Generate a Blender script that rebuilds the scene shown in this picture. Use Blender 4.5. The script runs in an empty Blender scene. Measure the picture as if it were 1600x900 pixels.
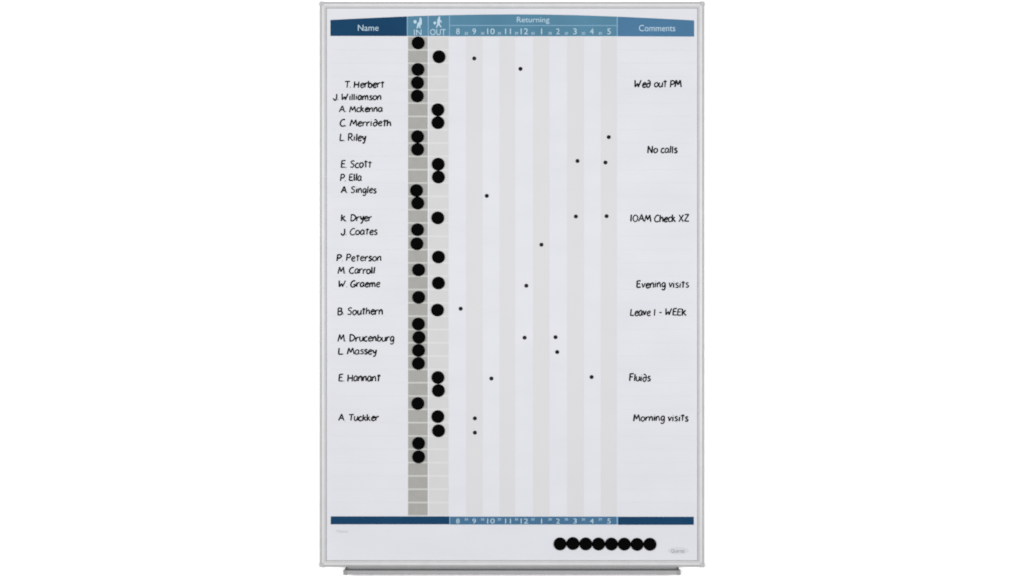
import bpy, bmesh, math, random
from mathutils import Vector

random.seed(7)
scene = bpy.context.scene
COL = scene.collection

# ------------------------------------------------------------------ camera
D = 3.0                                  # camera to the board's writing face, metres
cam_data = bpy.data.cameras.new("camera")
cam = bpy.data.objects.new("camera", cam_data)
COL.objects.link(cam)
cam.location = (0.0, -D, 0.0)
cam.rotation_euler = (math.radians(90), 0, 0)
cam_data.sensor_width = 36.0
cam_data.lens = 36.0 * D / 1.6
cam_data.clip_start = 0.05
cam_data.clip_end = 50.0
cam_data.dof.use_dof = True
cam_data.dof.focus_distance = 3.3
cam_data.dof.aperture_fstop = 4.6
scene.camera = cam

# ------------------------------------------------------------------ world: weak neutral studio fill
world = bpy.data.worlds.new("World")
scene.world = world
world.use_nodes = True
bg = world.node_tree.nodes["Background"]
bg.inputs["Color"].default_value = (1.0, 1.0, 1.0, 1)
bg.inputs["Strength"].default_value = 0.14

# ------------------------------------------------------------------ studio softboxes
def softbox(name, loc, target, sx, sy, power, color):
    l = bpy.data.lights.new(name, 'AREA')
    l.shape = 'RECTANGLE'
    l.size, l.size_y = sx, sy
    l.energy = power
    l.color = color
    o = bpy.data.objects.new(name, l)
    COL.objects.link(o)
    o.location = loc
    d = Vector(target) - Vector(loc)
    o.rotation_euler = d.to_track_quat('-Z', 'Y').to_euler()
    return o

softbox("softbox_left", (-0.80, -3.3, 0.14), (-0.15, 0, 0.45), 1.4, 1.0, 90.0, (1.0, 0.998, 0.992))
softbox("softbox_right", (0.90, -3.3, 0.04), (0.15, 0, 0.35), 1.4, 1.0, 83.0, (0.982, 0.984, 1.0))

scene.view_settings.view_transform = 'Standard'
scene.view_settings.look = 'None'
scene.view_settings.exposure = 0.0
scene.view_settings.gamma = 1.0
scene.view_settings.use_curve_mapping = False
scene.cycles.filter_width = 1.7

# ------------------------------------------------------------------ helpers
E0 = 1.55            # light on the board's face: albedo = photographed value / E0

def lin(c):
    c /= 255.0
    return c / 12.92 if c <= 0.04045 else ((c + 0.055) / 1.055) ** 2.4

def mat(name, rgb, rough=0.5, spec=0.15, metallic=0.0, noise=0.03, scale=40.0, e=E0, bump=0.0, stretch=(1, 1, 1)):
    """Procedural material: base colour from a photographed sRGB value, with faint mottling."""
    m = bpy.data.materials.new(name)
    m.use_nodes = True
    nt = m.node_tree
    b = nt.nodes["Principled BSDF"]
    base = [lin(c) / e for c in rgb]
    tc = nt.nodes.new("ShaderNodeTexCoord")
    mp = nt.nodes.new("ShaderNodeMapping")
    mp.inputs["Scale"].default_value = stretch
    nz = nt.nodes.new("ShaderNodeTexNoise")
    nz.inputs["Scale"].default_value = scale
    nz.inputs["Detail"].default_value = 4.0
    rp = nt.nodes.new("ShaderNodeValToRGB")
    rp.color_ramp.elements[0].position = 0.3
    rp.color_ramp.elements[1].position = 0.7
    rp.color_ramp.elements[0].color = [c * (1 - noise) for c in base] + [1]
    rp.color_ramp.elements[1].color = [c * (1 + noise) for c in base] + [1]
    nt.links.new(tc.outputs["Object"], mp.inputs["Vector"])
    nt.links.new(mp.outputs["Vector"], nz.inputs["Vector"])
    nt.links.new(nz.outputs["Fac"], rp.inputs["Fac"])
    nt.links.new(rp.outputs["Color"], b.inputs["Base Color"])
    b.inputs["Roughness"].default_value = rough
    b.inputs["Specular IOR Level"].default_value = spec
    b.inputs["Metallic"].default_value = metallic
    if bump:
        bp = nt.nodes.new("ShaderNodeBump")
        bp.inputs["Strength"].default_value = bump
        bp.inputs["Distance"].default_value = 0.0003
        nt.links.new(nz.outputs["Fac"], bp.inputs["Height"])
        nt.links.new(bp.outputs["Normal"], b.inputs["Normal"])
    return m

M = {
    'wall':      mat('white_wall_paint', (255, 255, 255), 0.9, 0.0, noise=0.006, scale=6, e=1.05),
    'enamel':    mat('whiteboard_enamel', (227, 228, 233), 0.5, 0.1, noise=0.022, scale=9, stretch=(1.0, 1.0, 2.6)),
    'alu':       mat('anodised_aluminium', (208, 208, 209), 0.5, 0.3, metallic=0.15, noise=0.03, scale=60, stretch=(1, 1, 1)),
    'alu_tray':  mat('tray_aluminium', (159, 159, 160), 0.5, 0.3, metallic=0.15, noise=0.03, scale=60),
    'capgrey':   mat('grey_corner_plastic', (197, 197, 197), 0.6, 0.1, noise=0.02),
    'traycap':   mat('tray_end_plastic', (158, 158, 159), 0.6, 0.1, noise=0.02),
    'navy':      mat('navy_print', (25, 67, 102), 0.55, 0.02, noise=0.09, scale=14),
    'teal':      mat('teal_print', (87, 135, 161), 0.55, 0.04, noise=0.08, scale=14),
    'steel':     mat('steel_blue_print', (76, 122, 158), 0.55, 0.04, noise=0.08, scale=14),
    'foot_teal': mat('dull_teal_print', (74, 116, 150), 0.55, 0.04, noise=0.05, scale=25),
    'pale':      mat('pale_print', (194, 219, 233), 0.55, 0.04, noise=0.02),
    'rule':      mat('pale_rule_print', (134, 172, 200), 0.55, 0.04, noise=0.02),
    'cell_in':   mat('warm_grey_print', (172, 171, 167), 0.55, 0.04, noise=0.035, scale=90),
    'line_in':   mat('pale_grey_print', (205, 205, 201), 0.55, 0.04, noise=0.015),
    'cell_out':  mat('light_grey_print', (216, 216, 216), 0.55, 0.04, noise=0.015, scale=30),
    'line_out':  mat('lighter_grey_print', (225, 225, 224), 0.55, 0.04, noise=0.01),
    'stripe':    mat('stripe_print', (221, 221, 223), 0.5, 0.1, noise=0.01, scale=12),
    'ruled':     mat('faint_rule_print', (224, 224, 228), 0.5, 0.1, noise=0.01),
    'faint':     mat('faint_grey_print', (196, 196, 200), 0.55, 0.04, noise=0.02),
    'logo':      mat('grey_logo_print', (150, 150, 162), 0.55, 0.04, noise=0.02),
    'logo_oval': mat('logo_oval_print', (219, 219, 225), 0.55, 0.04, noise=0.01),
    'ink':       mat('black_marker_ink', (26, 26, 28), 0.6, 0.02, noise=0.15, scale=300),
    'magnet':    mat('black_magnet', (5, 5, 6), 0.6, 0.008, noise=0.1, scale=120),
    'dot':       mat('black_dot', (32, 32, 34), 0.6, 0.01, noise=0.1, scale=120),
}

def P(px, py, d=0.0):
    """Point seen at photo position (px, py), d metres in front of the writing face."""
    s = (D - d) / D
    return Vector(((px - 800) / 1000 * s, -d, (450 - py) / 1000 * s))

def link(name, me, m, parent=None, origin=(0, 0, 0)):
    me.materials.clear()
    me.materials.append(m)
    o = bpy.data.objects.new(name, me)
    COL.objects.link(o)
    if parent is not None:
        o.parent = parent
    else:
        o.location = origin
    return o

ROOT = Vector((0, 0, -0.4365))

def from_bm(name, bm, m, parent=None, smooth=False):
    """World-coordinate bmesh -> object; parented pieces are stored relative to the board's base."""
    if parent is not None:
        bmesh.ops.translate(bm, verts=bm.verts, vec=-ROOT)
    bmesh.ops.recalc_face_normals(bm, faces=bm.faces)
    me = bpy.data.meshes.new(name)
    bm.to_mesh(me)
    bm.free()
    if smooth:
        for p in me.polygons:
            p.use_smooth = True
    return link(name, me, m, parent)

def add_box(bm, x0, x1, y0, y1, z0, z1):
    v = [bm.verts.new(c) for c in ((x0, y0, z0), (x1, y0, z0), (x1, y1, z0), (x0, y1, z0),
                                   (x0, y0, z1), (x1, y0, z1), (x1, y1, z1), (x0, y1, z1))]
    for f in ((0, 1, 5, 4), (1, 2, 6, 5), (2, 3, 7, 6), (3, 0, 4, 7), (4, 5, 6, 7), (3, 2, 1, 0)):
        bm.faces.new([v[i] for i in f])

def add_prism(bm, pts, d0, d1):
    """Printed patch: outline in photo units, from depth d0 (back) to d1 (front)."""
    a = [bm.verts.new(((x - 800) / 1000, -d0, (450 - y) / 1000)) for x, y in pts]
    b = [bm.verts.new(((x - 800) / 1000, -d1, (450 - y) / 1000)) for x, y in pts]
    bm.faces.new(b)
    n = len(pts)
    for i in range(n):
        bm.faces.new((a[i], a[(i + 1) % n], b[(i + 1) % n], b[i]))

def rect(x0, x1, y0, y1):
    return [(x0, y0), (x1, y0), (x1, y1), (x0, y1)]

L1, L2, L3, L4 = 0.0003, 0.0006, 0.0009, 0.0012      # print layers

def patch(name, m, polys, parent, d0=0.00005, d1=L1):
    bm = bmesh.new()
    for p in polys:
        add_prism(bm, p, d0, d1)
    return from_bm(name, bm, m, parent)

def tag(o, label=None, cat=None, group=None, kind=None):
    if label: o['label'] = label
    if cat: o['category'] = cat
    if group: o['group'] = group
    if kind: o['kind'] = kind
    return o

# ------------------------------------------------------------------ printed type
def text_mesh(items, depth):
    """items: (string, x0, x1, cap_top, baseline) in photo units -> one mesh of flat letters."""
    out = bmesh.new()
    for s, x0, x1, yt, yb in items:
        cu = bpy.data.curves.new("type", 'FONT')
        cu.body = s
        cu.size = 1.0
        cu.resolution_u = 3
        to = bpy.data.objects.new("type", cu)
        COL.objects.link(to)
        dg = bpy.context.evaluated_depsgraph_get()
        me = bpy.data.meshes.new_from_object(to.evaluated_get(dg))
        xs = [v.co.x for v in me.vertices]
        cap = CAP[0]
        xa, xb = min(xs), max(xs)
        sx = (x1 - x0) / 1000 / (xb - xa)
        sz = (yb - yt) / 1000 / cap
        for v in me.vertices:
            v.co = Vector(((x0 - 800) / 1000 + (v.co.x - xa) * sx, -depth, (450 - yb) / 1000 + v.co.y * sz))
        out.from_mesh(me)
        bpy.data.objects.remove(to)
        bpy.data.meshes.remove(me)
        bpy.data.curves.remove(cu)
    return out

def cap_height():
    cu = bpy.data.curves.new("type", 'FONT')
    cu.body = "H"
    to = bpy.data.objects.new("type", cu)
    COL.objects.link(to)
    me = bpy.data.meshes.new_from_object(to.evaluated_get(bpy.context.evaluated_depsgraph_get()))
    h = max(v.co.y for v in me.vertices)
    bpy.data.objects.remove(to)
    bpy.data.meshes.remove(me)
    bpy.data.curves.remove(cu)
    return h

CAP = [cap_height()]

def lettering(items, m, parent, depth=L2, name='lettering'):
    return from_bm(name, text_mesh(items, depth), m, parent)

# ------------------------------------------------------------------ pen strokes
def catmull(pts, n=5):
    if len(pts) < 3:
        return pts
    q = [pts[0]] + list(pts) + [pts[-1]]
    out = []
    for i in range(1, len(q) - 2):
        p0, p1, p2, p3 = q[i - 1], q[i], q[i + 1], q[i + 2]
        for k in range(n):
            t = k / n
            out.append(tuple(0.5 * (2 * p1[j] + (p2[j] - p0[j]) * t + (2 * p0[j] - 5 * p1[j] + 4 * p2[j] - p3[j]) * t * t
                             + (3 * p1[j] - p0[j] - 3 * p2[j] + p3[j]) * t ** 3) for j in (0, 1)))
    out.append(pts[-1])
    return out

def strokes_mesh(lines, radius, depth_scale=0.3, depth=L1):
    """Pen lines (photo units) as flattened rounded beads of ink."""
    cu = bpy.data.curves.new("pen", 'CURVE')
    cu.dimensions = '3D'
    cu.bevel_depth = radius
    cu.bevel_resolution = 1
    cu.use_fill_caps = True
    for ln in lines:
        if len(ln) < 2:
            continue
        w = random.uniform(0.85, 1.12)          # pen pressure
        sp = cu.splines.new('POLY')
        sp.points.add(len(ln) - 1)
        for p, (x, y) in zip(sp.points, ln):
            p.co = ((x - 800) / 1000, 0, (450 - y) / 1000, 1)
            p.radius = w * random.uniform(0.9, 1.08)
    to = bpy.data.objects.new("pen", cu)
    COL.objects.link(to)
    me = bpy.data.meshes.new_from_object(to.evaluated_get(bpy.context.evaluated_depsgraph_get()))
    bm = bmesh.new()
    bm.from_mesh(me)
    for v in bm.verts:
        v.co.y = v.co.y * depth_scale - depth
    bpy.data.objects.remove(to)
    bpy.data.meshes.remove(me)
    bpy.data.curves.remove(cu)
    return bm

# glyphs: (advance, strokes); a stroke is ('l' straight | 'c' curved, points); cap height 1, x height .62
G = {
 'A': (.78, [('l', [(0, 0), (.36, 1.0), (.70, 0)]), ('l', [(.12, .34), (.58, .36)])]),
 'B': (.66, [('l', [(.05, 1), (.03, 0)]), ('c', [(.03, .98), (.42, .97), (.5, .76), (.3, .56), (.08, .52)]), ('c', [(.08, .52), (.5, .48), (.58, .22), (.34, .02), (.02, .01)])]),
 'C': (.68, [('c', [(.6, .92), (.42, 1.0), (.16, .8), (.03, .4), (.16, .06), (.4, .0), (.62, .12)])]),
 'D': (.76, [('l', [(.1, .98), (.06, 0)]), ('c', [(.02, .98), (.4, .96), (.68, .62), (.56, .22), (.3, .03), (.02, .0)])]),
 'E': (.62, [('c', [(.54, .98), (.3, .98), (.08, .96)]), ('l', [(.08, .97), (.03, .02), (.54, .04)]), ('l', [(.06, .52), (.46, .54)])]),
 'F': (.6, [('l', [(.06, .98), (.04, 0)]), ('l', [(.04, .97), (.56, .98)]), ('l', [(.05, .54), (.44, .56)])]),
 'G': (.74, [('c', [(.62, .94), (.4, 1.0), (.14, .76), (.03, .36), (.16, .04), (.44, .02), (.62, .22), (.62, .38)]), ('l', [(.36, .38), (.68, .39)])]),
 'H': (.76, [('l', [(.06, 1), (.02, 0)]), ('l', [(.62, .98), (.58, 0)]), ('l', [(.04, .48), (.6, .52)])]),
 'J': (.56, [('c', [(.42, 1.0), (.44, .5), (.4, .14), (.22, -.02), (.04, .16), (.02, .3)])]),
 'K': (.66, [('l', [(.06, 1), (.04, 0)]), ('l', [(.5, .76), (.08, .38)]), ('l', [(.16, .44), (.6, .0)])]),
 'L': (.56, [('l', [(.08, 1), (.03, .02), (.52, .05)])]),
 'M': (.92, [('l', [(0, 0), (.16, 1), (.4, .28), (.66, 1), (.84, 0)])]),
 'N': (.76, [('l', [(.02, 0), (.08, 1), (.58, .02), (.64, 1)])]),
 'P': (.62, [('l', [(.08, 1), (.03, 0)]), ('c', [(.02, .95), (.36, 1.0), (.56, .78), (.4, .5), (.06, .44)])]),
 'R': (.68, [('l', [(.08, 1), (.03, 0)]), ('c', [(.02, .95), (.38, 1.0), (.54, .78), (.38, .54), (.06, .48)]), ('l', [(.2, .48), (.62, .0)])]),
 'S': (.64, [('c', [(.54, .9), (.36, 1.0), (.12, .86), (.14, .64), (.4, .48), (.48, .22), (.28, .0), (.02, .1)])]),
 'T': (.68, [('l', [(0, .96), (.66, .98)]), ('l', [(.34, .97), (.3, 0)])]),
 'W': (.98, [('l', [(.02, 1), (.08, .04), (.4, .56), (.5, .03), (.82, 1)])]),
 'X': (.72, [('l', [(.04, 1), (.62, 0)]), ('l', [(.62, 1), (.02, 0)])]),
 'Z': (.68, [('l', [(.04, .96), (.58, .97), (.02, .04), (.64, .02)])]),
 'O': (.74, [('c', [(.36, 1), (.08, .76), (.04, .3), (.28, 0), (.58, .2), (.64, .7), (.36, 1)])]),
 '0': (.74, [('c', [(.36, 1), (.08, .76), (.04, .3), (.28, 0), (.58, .2), (.64, .7), (.36, 1)])]),
 '1': (.34, [('l', [(.18, 1), (.12, 0)])]),
 '-': (.56, [('l', [(.06, .42), (.42, .44)])]),
 '.': (.15, [('l', [(.0, .03), (.04, .0)])]),
 ' ': (.33, []),
 'a': (.6, [('c', [(.46, .52), (.26, .64), (.06, .42), (.06, .12), (.22, .0), (.42, .2), (.48, .56)]), ('c', [(.48, .58), (.45, .2), (.56, .0)])]),
 'b': (.58, [('l', [(.07, 1.02), (.05, .02)]), ('c', [(.06, .34), (.26, .58), (.48, .4), (.44, .1), (.24, .0), (.05, .1)])]),
 'c': (.5, [('c', [(.44, .54), (.26, .62), (.06, .4), (.08, .1), (.26, .0), (.46, .1)])]),
 'd': (.62, [('c', [(.42, .44), (.22, .54), (.04, .3), (.12, .04), (.3, .02), (.48, .3), (.46, .7), (.3, .98), (.12, 1.0)])]),
 'e': (.54, [('c', [(.06, .3), (.3, .34), (.46, .44), (.36, .6), (.16, .52), (.05, .26), (.16, .02), (.34, .0), (.48, .12)])]),
 'f': (.4, [('c', [(.42, .96), (.26, 1.0), (.18, .8), (.16, 0)]), ('l', [(.02, .56), (.36, .58)])]),
 'g': (.58, [('c', [(.46, .54), (.26, .64), (.06, .44), (.1, .14), (.28, .08), (.46, .36)]), ('c', [(.48, .58), (.48, .0), (.38, -.3), (.18, -.34), (.06, -.2)])]),
 'h': (.58, [('l', [(.07, 1.02), (.04, 0)]), ('c', [(.05, .3), (.24, .58), (.42, .5), (.46, .0)])]),
 'i': (.28, [('l', [(.1, .6), (.09, 0)]), ('l', [(.13, .84), (.15, .88)])]),
 'k': (.54, [('l', [(.07, 1.02), (.04, 0)]), ('l', [(.4, .6), (.07, .26)]), ('l', [(.15, .34), (.48, .0)])]),
 'l': (.26, [('l', [(.12, 1.02), (.09, 0)])]),
 'm': (.84, [('l', [(.05, .6), (.04, 0)]), ('c', [(.05, .34), (.22, .6), (.36, .52), (.38, .02)]), ('c', [(.38, .34), (.54, .6), (.68, .52), (.74, .0)])]),
 'n': (.58, [('l', [(.05, .6), (.04, 0)]), ('c', [(.05, .32), (.24, .6), (.4, .52), (.46, .0)])]),
 'o': (.58, [('c', [(.28, .6), (.06, .44), (.06, .14), (.24, .0), (.46, .16), (.48, .44), (.28, .6)])]),
 'p': (.58, [('l', [(.07, .6), (.03, -.34)]), ('c', [(.06, .42), (.26, .62), (.48, .44), (.4, .1), (.2, .02), (.06, .12)])]),
 'r': (.46, [('l', [(.05, .6), (.05, 0)]), ('c', [(.05, .3), (.2, .54), (.42, .6)])]),
 's': (.48, [('c', [(.4, .56), (.22, .63), (.08, .48), (.24, .33), (.4, .2), (.28, .02), (.03, .05)])]),
 't': (.5, [('l', [(.24, .98), (.21, 0)]), ('l', [(.02, .72), (.46, .75)])]),
 'u': (.58, [('c', [(.05, .6), (.05, .16), (.22, .0), (.42, .2), (.46, .6)]), ('l', [(.46, .6), (.48, .0)])]),
 'v': (.5, [('l', [(.02, .6), (.18, .02), (.44, .62)])]),
 'y': (.54, [('c', [(.04, .6), (.12, .24), (.28, .2), (.44, .56)]), ('c', [(.46, .62), (.4, .1), (.24, -.3), (.06, -.28)])]),
}

def write(s, x0, x1, yt, yb):
    """Handwriting: string fitted between x0 and x1, cap top yt and baseline yb (photo units)."""
    pen, lines = 0.0, []
    for ch in s:
        adv, strokes = G[ch]
        if ch.islower():      # tall small letters, ascenders level with the capitals
            strokes = [(k, [(x, y * 1.12 if y <= .62 else .694 + (y - .62) * .8) for x, y in pts]) for k, pts in strokes]
        dy, sc, sl = random.uniform(-.045, .045), random.uniform(.95, 1.06), random.uniform(.0, .07)
        for kind, pts in strokes:
            q = [(pen + (x + random.uniform(-.012, .012)) + sl * y, (y + random.uniform(-.015, .015)) * sc + dy) for x, y in pts]
            lines.extend([catmull(q)] if kind == 'c' else [[a, b] for a, b in zip(q, q[1:])])
        pen += adv + .03 + random.uniform(-.02, .02)
    xs = [p[0] for l in lines for p in l]
    a, b = min(xs), max(xs)
    h = yb - yt
    return [[(x0 + .7 + (x - a) / (b - a) * (x1 - x0 - 1.4), yb - .5 - y * (h - 1.0)) for x, y in l] for l in lines]

# ------------------------------------------------------------------ the wall behind
bm = bmesh.new()
add_box(bm, -2.2, 2.2, 0.0102, 0.1102, -1.6, 1.6)
tag(from_bm('wall', bm, M['wall']), 'plain white wall behind the board', kind='structure')

# ------------------------------------------------------------------ the whiteboard
board = bpy.data.objects.new('whiteboard', None)
COL.objects.link(board)
board.location = ROOT
board.empty_display_size = 0.05
tag(board, 'tall white staff in-out board with blue header, aluminium frame and pen tray', 'whiteboard')

bm = bmesh.new()
add_box(bm, -0.2965, 0.2965, 0.0, 0.009, -0.4325, 0.4445)
panel = from_bm('writing_panel', bm, M['enamel'], board)

# frame rails: profile across the rail (u from outer edge inwards, d in front of the face)
PROFILE = [(0.0, -0.0100), (0.0, 0.0030), (0.0032, 0.0050), (0.0066, 0.0050), (0.0074, 0.0046), (0.0090, 0.0040),
           (0.0100, 0.0030), (0.0100, -0.0100)]
XL, XR, ZT, ZB = -0.2998, 0.2998, 0.4466, -0.4352

def rail(a, b, inward):
    """Straight extrusion of the profile from a to b (x, z), its profile growing along inward."""
    bm = bmesh.new()
    rings = []
    along = (Vector((b[0], 0, b[1])) - Vector((a[0], 0, a[1]))).normalized()
    inw = Vector((inward[0], 0, inward[1]))
    for end, sgn in ((a, 1), (b, -1)):
        ring = []
        for u, d in PROFILE:
            p = Vector((end[0], -d, end[1])) + inw * u + along * sgn * u      # mitred ends
            ring.append(bm.verts.new(p))
        rings.append(ring)
    n = len(PROFILE)
    for i in range(n):
        bm.faces.new((rings[0][i], rings[0][(i + 1) % n], rings[1][(i + 1) % n], rings[1][i]))
    bm.faces.new(rings[0]); bm.faces.new(rings[1])
    return from_bm('frame_rail', bm, M['alu'], board)

rail((XL, ZT), (XR, ZT), (0, -1))
rail((XL, ZB), (XR, ZB), (0, 1))
rail((XL, ZB), (XL, ZT), (1, 0))
rail((XR, ZB), (XR, ZT), (-1, 0))

# grey corner caps wrapped over the mitres
for sx, sz in ((-1, 1), (1, 1), (-1, -1), (1, -1)):
    x = XL if sx < 0 else XR
    z = ZT if sz > 0 else ZB
    bm = bmesh.new()
    xa, xb = sorted((x + sx * 0.0006, x - sx * 0.0062))
    za, zb = sorted((z + sz * 0.0006, z - sz * 0.0062))
    add_box(bm, xa, xb, -0.0062, 0.0096, za, zb)
    bmesh.ops.bevel(bm, geom=bm.edges[:], offset=0.0007, segments=2, affect='EDGES')
    from_bm('corner_cap', bm, M['capgrey'], board)

# pen tray: folded aluminium trough hung under the bottom rail
HL = 0.2584
bm = bmesh.new()
prof = [(0.004, -0.4356), (0.004, -0.4408), (-0.0475, -0.4408), (-0.0500, -0.4396), (-0.0500, -0.4346),
        (-0.0490, -0.4340), (-0.0482, -0.4346), (-0.0482, -0.4378), (-0.0470, -0.4390), (0.0024, -0.4390), (0.0024, -0.4356)]
rings = [[bm.verts.new((x, y, z)) for y, z in prof] for x in (-HL, HL)]
n = len(prof)
for i in range(n):
    bm.faces.new((rings[0][i], rings[0][(i + 1) % n], rings[1][(i + 1) % n], rings[1][i]))
bm.faces.new(rings[0]); bm.faces.new(rings[1])
tray = from_bm('pen_tray', bm, M['alu_tray'], board)
for sx in (-1, 1):
    bm = bmesh.new()
    xa, xb = sorted((sx * (HL + 0.0008), sx * (HL - 0.0050)))
    add_box(bm, xa, xb, -0.0506, -0.0440, -0.4411, -0.4340)
    add_box(bm, sorted((sx * HL, sx * (HL + 0.0012)))[0] , sorted((sx * HL, sx * (HL + 0.0012)))[1], -0.0440, 0.0035, -0.4410, -0.4358)
    bmesh.ops.bevel(bm, geom=bm.edges[:], offset=0.0004, segments=1, affect='EDGES')
    from_bm('end_cap', bm, M['traycap'], tray)

# ---- printed header
ARC = [(516, 31.3), (553, 29.4), (590, 27.7), (636, 25.7), (668, 24.6), (702, 23.7), (750, 22.9), (800, 22.5), (850, 22.8),
       (902, 23.8), (963, 26.0), (1020, 28.6), (1055, 30.3), (1085, 32.0)]

def arc_y(x):
    for (xa, ya), (xb, yb) in zip(ARC, ARC[1:]):
        if xa <= x <= xb:
            return ya + (yb - ya) * (x - xa) / (xb - xa)
    return ARC[-1][1]

def head_poly(x0, x1, yb0, yb1):
    n = max(2, int((x1 - x0) / 12))
    top = [(x0 + (x1 - x0) * i / n, arc_y(x0 + (x1 - x0) * i / n)) for i in range(n + 1)]
    return top + [(x1, yb1), (x0, yb0)]

# pale backing that shows as the thin rules between the header fields
patch('header_backing', M['rule'], [head_poly(635, 966, 56.3, 56.7)], board)
name_h = patch('name_header', M['navy'], [head_poly(516.3, 635.6, 56.2, 56.4)], board, d1=L2)
in_h = patch('in_header', M['teal'], [head_poly(637.4, 668.2, 56.3, 56.3)], board, d1=L2)
out_h = patch('out_header', M['teal'], [head_poly(670.0, 701.5, 56.3, 56.4)], board, d1=L2)
ret_h = patch('returning_header', M['teal'], [head_poly(703.2, 963.4, 39.1, 39.3), rect(703.2, 963.4, 40.6, 56.6)], board, d1=L2)
com_h = patch('comments_header', M['steel'], [head_poly(965.4, 1084.6, 56.7, 57.2)], board, d1=L2)

lettering([("Name", 559.3, 591.6, 38.8, 48.2)], M['pale'], name_h, L3)
lettering([("IN", 646.8, 658.6, 46.4, 55.0)], M['pale'], in_h, L3)
lettering([("OUT", 672.0, 696.4, 45.6, 55.0)], M['pale'], out_h, L3)
lettering([("Comments", 998.3, 1055.0, 39.2, 48.8)], M['pale'], com_h, L3)
HOURS = [("8", 715.5, 5.6), ("9", 741.0, 5.6), ("10", 767.1, 11.6), ("11", 793.8, 9.0), ("12", 819.4, 11.6), ("1", 846.2, 1.5),
         ("2", 871.8, 5.6), ("3", 898.4, 5.6), ("4", 924.7, 5.6), ("5", 951.6, 5.6)]
items = [("Returning", 807.6, 858.4, 26.6, 34.9)]
items += [(s, x - w / 2, x + w / 2, 44.6, 53.6) for s, x, w in HOURS]
items += [("30", x + 13.1 - 2.7, x + 13.1 + 2.7, 50.2, 54.2) for s, x, w in HOURS[:-1]]
lettering(items, M['pale'], ret_h, L3)

# walking-figure pictograms above IN and OUT
def blob(bm, cx, cy, rx, ry, n=14):
    add_prism(bm, [(cx + rx * math.cos(2 * math.pi * i / n), cy + ry * math.sin(2 * math.pi * i / n)) for i in range(n)], L2, L3)
bm = bmesh.new()
blob(bm, 648.6, 34.2, 2.5, 2.8)
add_prism(bm, [(655.6, 27.6), (658.0, 27.6), (659.2, 32.0), (659.0, 38.2), (656.4, 40.4), (657.8, 43.8), (656.2, 44.4), (654.4, 41.4), (652.6, 44.6), (650.8, 44.0), (651.8, 39.4), (652.4, 36.2), (655.2, 33.8)], L2, L3)
from_bm('pictogram', bm, M['pale'], in_h)
bm = bmesh.new()
blob(bm, 679.4, 36.0, 2.2, 2.4)
add_prism(bm, [(686.0, 25.2), (687.4, 25.6), (688.0, 31.4), (690.6, 34.4), (689.8, 35.4), (687.4, 34.0), (687.4, 38.4), (690.2, 42.0),
               (688.8, 43.0), (685.2, 39.2), (682.6, 43.8), (681.2, 43.0), (683.2, 37.6), (683.2, 31.6)], L2, L3)
from_bm('pictogram', bm, M['pale'], out_h)

# ---- status columns with their 36 rows of cells
Y0, PITCH, ROWS = 57.0, 20.8, 36
in_c = patch('in_column', M['line_in'], [rect(637.6, 668.3, Y0, 805.9)], board)
patch('status_cells', M['cell_in'], [rect(637.9, 668.1, Y0 + PITCH * k + 1.5, Y0 + PITCH * (k + 1) - 1.2) for k in range(ROWS)], in_c, d1=L2)
out_c = patch('out_column', M['line_out'], [rect(670.4, 700.8, Y0, 805.9)], board)
patch('status_cells', M['cell_out'], [rect(670.6, 700.6, Y0 + PITCH * k + 1.5, Y0 + PITCH * (k + 1) - 1.2) for k in range(ROWS)], out_c, d1=L2)

# ---- shaded hour columns and faint ruled rows
for x0, x1 in ((728.2, 754.0), (780.6, 804.8), (833.0, 858.4), (886.2, 912.2), (939.0, 963.8)):
    patch('hour_stripe', M['stripe'], [rect(x0, x1, Y0 + 1, 805.5)], board)
for xa, xb in ((518, 634), (967, 1083)):
    patch('ruled_lines', M['ruled'], [rect(xa, xb, Y0 + PITCH * k - .45, Y0 + PITCH * k + .45) for k in range(1, ROWS)], board)

# ---- footer strip
patch('footer_backing', M['rule'], [rect(701, 967, 807.1, 819.4)], board)
patch('footer_strip', M['navy'], [rect(516.8, 702.0, 806.8, 819.2)], board, d1=L2)
patch('footer_strip', M['navy'], [rect(965.8, 1084.0, 807.4, 820.0)], board, d1=L2)
foot = patch('hour_strip', M['foot_teal'], [rect(703.6, 963.2, 807.2, 819.5)], board, d1=L2)
items = [(s, x - w / 2, x + w / 2, 810.2, 817.8) for s, x, w in HOURS]
items += [("30", x + 13.1 - 2.7, x + 13.1 + 2.7, 809.6, 813.2) for s, x, w in HOURS[:-1]]
lettering(items, M['pale'], foot, L3)

# ---- faint small print in the bottom margin
lettering([("Notes:", 526.6, 545.0, 827.6, 832.2)], M['faint'], board, L1, name='small_print')
bm = bmesh.new()
add_prism(bm, [(1059.6 + 16.6 * math.cos(2 * math.pi * i / 32), 860.6 + 5.6 * math.sin(2 * math.pi * i / 32)) for i in range(32)], 0.00005, L1)
oval = from_bm('maker_emblem', bm, M['logo_oval'], board)
lettering([("Quartet", 1048.6, 1069.8, 857.8, 863.4)], M['logo'], oval, L2)

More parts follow.
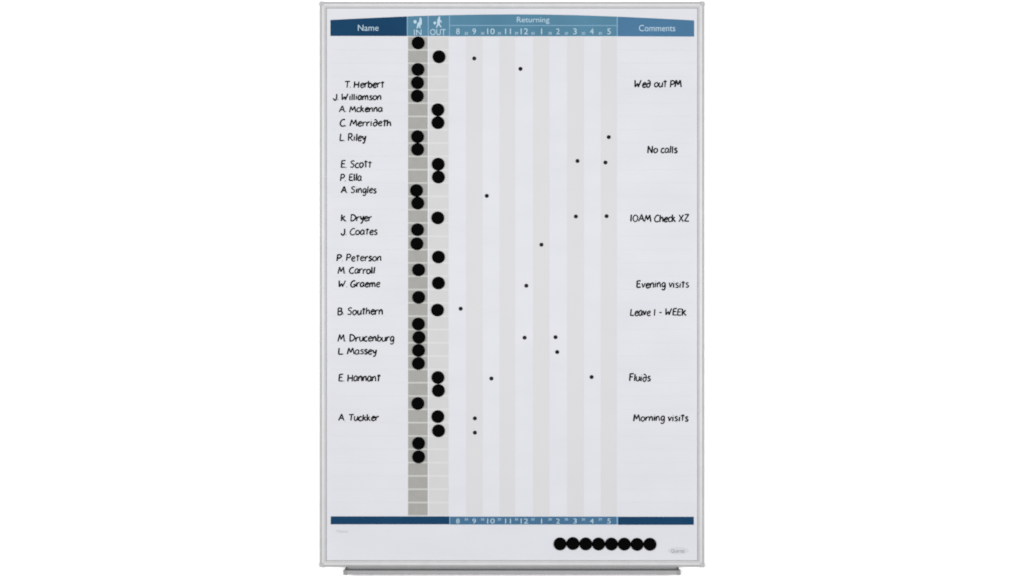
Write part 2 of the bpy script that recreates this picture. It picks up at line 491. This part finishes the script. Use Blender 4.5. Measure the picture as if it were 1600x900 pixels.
# ------------------------------------------------------------------ handwriting on the panel
NAMES = [
 ("T. Herbert", 538.4, 601.0, 126.0, 137.2), ("J. Williamson", 520.5, 595.6, 146.0, 156.6), ("A. Mckenna", 529.4, 598.2, 165.0, 175.4),
 ("C. Merrideth", 531.0, 611.0, 186.2, 197.4), ("L. Riley", 530.6, 572.2, 209.0, 220.6), ("E. Scott", 532.6, 581.6, 250.6, 262.4),
 ("P. Ella", 531.4, 565.6, 271.6, 283.0), ("A. Singles", 532.4, 588.6, 291.0, 302.0), ("K. Dryer", 532.6, 581.6, 334.6, 345.8),
 ("J. Coates", 532.6, 590.0, 356.2, 367.4), ("P. Peterson", 526.0, 595.6, 397.0, 408.2), ("M. Carroll", 527.4, 586.2, 417.0, 428.0),
 ("W. Graeme", 529.4, 594.2, 438.0, 449.0), ("B. Southern", 527.4, 598.2, 480.2, 492.0), ("M. Drucenburg", 527.4, 616.2, 522.4, 533.8),
 ("L. Massey", 528.4, 589.0, 542.8, 553.8), ("E. Hannant", 529.0, 595.4, 584.2, 596.2), ("A. Tuckker", 528.4, 592.6, 647.0, 657.8),
]
NOTES = [
 ("Wed out PM", 991.6, 1065.0, 125.2, 136.8), ("No calls", 1011.6, 1058.6, 228.0, 239.6), ("10AM Check XZ", 985.0, 1077.2, 335.2, 346.8),
 ("Evening visits", 994.4, 1076.6, 438.2, 449.8), ("Leave 1 - WEEK", 984.4, 1072.8, 482.0, 493.4), ("Fluids", 983.2, 1016.8, 584.2, 596.0),
 ("Morning visits", 989.4, 1075.8, 647.4, 658.4),
]
PEN_R = 0.00128
for s, x0, x1, yt, yb in NAMES:
    from_bm('handwritten_name', strokes_mesh(write(s, x0, x1, yt, yb), PEN_R), M['ink'], board)
for s, x0, x1, yt, yb in NOTES:
    o = from_bm('handwritten_note', strokes_mesh(write(s, x0, x1, yt, yb), PEN_R), M['ink'], board)
    o['label'] = 'handwritten black note reading ' + s.replace(' - ', ' ')

# ------------------------------------------------------------------ magnets
def lathe(name, profile, m, seg=48):
    """Disc standing on the panel (axis towards the viewer): profile of (radius, height)."""
    bm = bmesh.new()
    rings = [[bm.verts.new((r * math.cos(2 * math.pi * i / seg), -h, r * math.sin(2 * math.pi * i / seg))) for i in range(seg)] for r, h in profile]
    for a, b in zip(rings, rings[1:]):
        for i in range(seg):
            bm.faces.new((a[i], a[(i + 1) % seg], b[(i + 1) % seg], b[i]))
    bm.faces.new(rings[0]); bm.faces.new(rings[-1])
    bmesh.ops.recalc_face_normals(bm, faces=bm.faces)
    me = bpy.data.meshes.new(name)
    bm.to_mesh(me); bm.free()
    me.materials.append(m)
    return me

mag_me = lathe('round_magnet', [(.0097, .0007), (.0100, .0012), (.0100, .0042), (.0098, .0050), (.0092, .0056), (.0080, .0058), (.0060, .0056), (.0030, .0055)], M['magnet'])
dot_me = lathe('dot_magnet', [(.0029, .0004), (.0031, .0007), (.0031, .0015), (.0027, .0020), (.0016, .0023)], M['dot'], 28)

ORD = ['', 'first', 'second', 'third', 'fourth', 'fifth', 'sixth', 'seventh', 'eighth', 'ninth', 'tenth', 'eleventh', 'twelfth',
       'thirteenth', 'fourteenth', 'fifteenth', 'sixteenth', 'seventeenth', 'eighteenth', 'nineteenth']

def magnet(me, name, px, py, d, label, cat, group):
    o = bpy.data.objects.new(name, me)
    COL.objects.link(o)
    o.location = P(px, py, d) + Vector((0, d, 0))
    return tag(o, label, cat, group)

IN = [(653.4, 66.9), (653.0, 108.4), (652.3, 129.2), (652.0, 149.9), (652.4, 213.4), (652.5, 233.4), (650.7, 297.6), (652.7, 317.4),
      (652.4, 358.8), (651.4, 380.8), (654.0, 421.6), (654.1, 464.6), (653.7, 506.3), (654.5, 527.2), (653.9, 547.6), (653.7, 568.0),
      (652.8, 630.5), (654.0, 692.8), (654.0, 714.0)]
OUT = [(686.0, 88.6), (684.2, 171.4), (684.3, 191.6), (684.6, 256.5), (685.0, 276.6), (684.0, 340.4), (685.1, 401.6), (685.0, 442.2),
       (683.6, 484.4), (684.2, 589.9), (685.0, 610.3), (684.1, 651.0), (685.2, 673.1)]

def runs(c):
    """Where each magnet sits in its run of touching magnets."""
    res = []
    for i, (x, y) in enumerate(c):
        up = i > 0 and y - c[i - 1][1] < 23
        dn = i < len(c) - 1 and c[i + 1][1] - y < 23
        res.append('with gaps around it' if not up and not dn else 'heading a touching run' if not up
                   else 'ending a touching run' if not dn else 'inside a touching run')
    return res

for col, title, grp in ((IN, 'IN column', 'round magnets in the IN column'), (OUT, 'OUT column', 'round magnets in the OUT column')):
    for i, ((px, py), where) in enumerate(zip(col, runs(col))):
        nth = 'topmost' if i == 0 else 'lowest' if i == len(col) - 1 else ORD[i + 1] + ' from top'
        magnet(mag_me, 'round_magnet', px, py, .004, f'black round magnet, {nth} in the {title}, {where}', 'magnet', grp)
for i in range(8):
    nth = 'leftmost' if i == 0 else 'rightmost' if i == 7 else ORD[i + 1] + ' from left'
    magnet(mag_me, 'round_magnet', 875.1 + 20.08 * i, (850, 849.4, 850, 850.1, 850.2, 850.3, 850.7, 850.6)[i], .004,
           f'black round magnet below the footer strip, {nth} in the row of eight', 'magnet', 'spare round magnets below the footer strip')

DOTS = [
 (741.0, 91.3, 'small black dot in the 9 column near the header, beside the topmost OUT magnet'),
 (813.2, 107.6, 'small black dot high in the 12 column, nearest the header there'),
 (951.2, 214.2, 'small black dot in the 5 column, the uppermost of three there'),
 (902.3, 251.5, 'small black dot in the 3 column, upper of the two there'),
 (946.0, 253.9, 'small black dot in the 5 column, middle one of three there'),
 (760.6, 306.0, 'small black dot in the 10 column, upper of the two there'),
 (899.8, 338.2, 'small black dot in the 3 column, lower of the two there'),
 (947.8, 337.7, 'small black dot in the 5 column, left of the handwritten 10AM note'),
 (846.0, 382.3, 'small black dot, the only one in the 1 column'),
 (822.4, 446.4, 'small black dot in the 12 column, middle one of three there'),
 (719.8, 482.3, 'small black dot, the only one in the 8 column'),
 (819.7, 527.6, 'small black dot in the 12 column, the lowest of three there'),
 (868.0, 526.8, 'small black dot in the 2 column, upper of the two there'),
 (870.6, 550.0, 'small black dot in the 2 column, lower of the two there'),
 (767.8, 591.4, 'small black dot in the 10 column, lower of the two there'),
 (924.4, 589.1, 'small black dot, the only one in the 4 column'),
 (742.0, 653.7, 'small black dot low in the 9 column, above another close below it'),
 (742.0, 676.0, 'small black dot lowest in the 9 column, just below another dot'),
]
for px, py, lab in DOTS:
    magnet(dot_me, 'dot_magnet', px, py, .001, lab, 'dot marker', 'small dots in the returning hour columns')
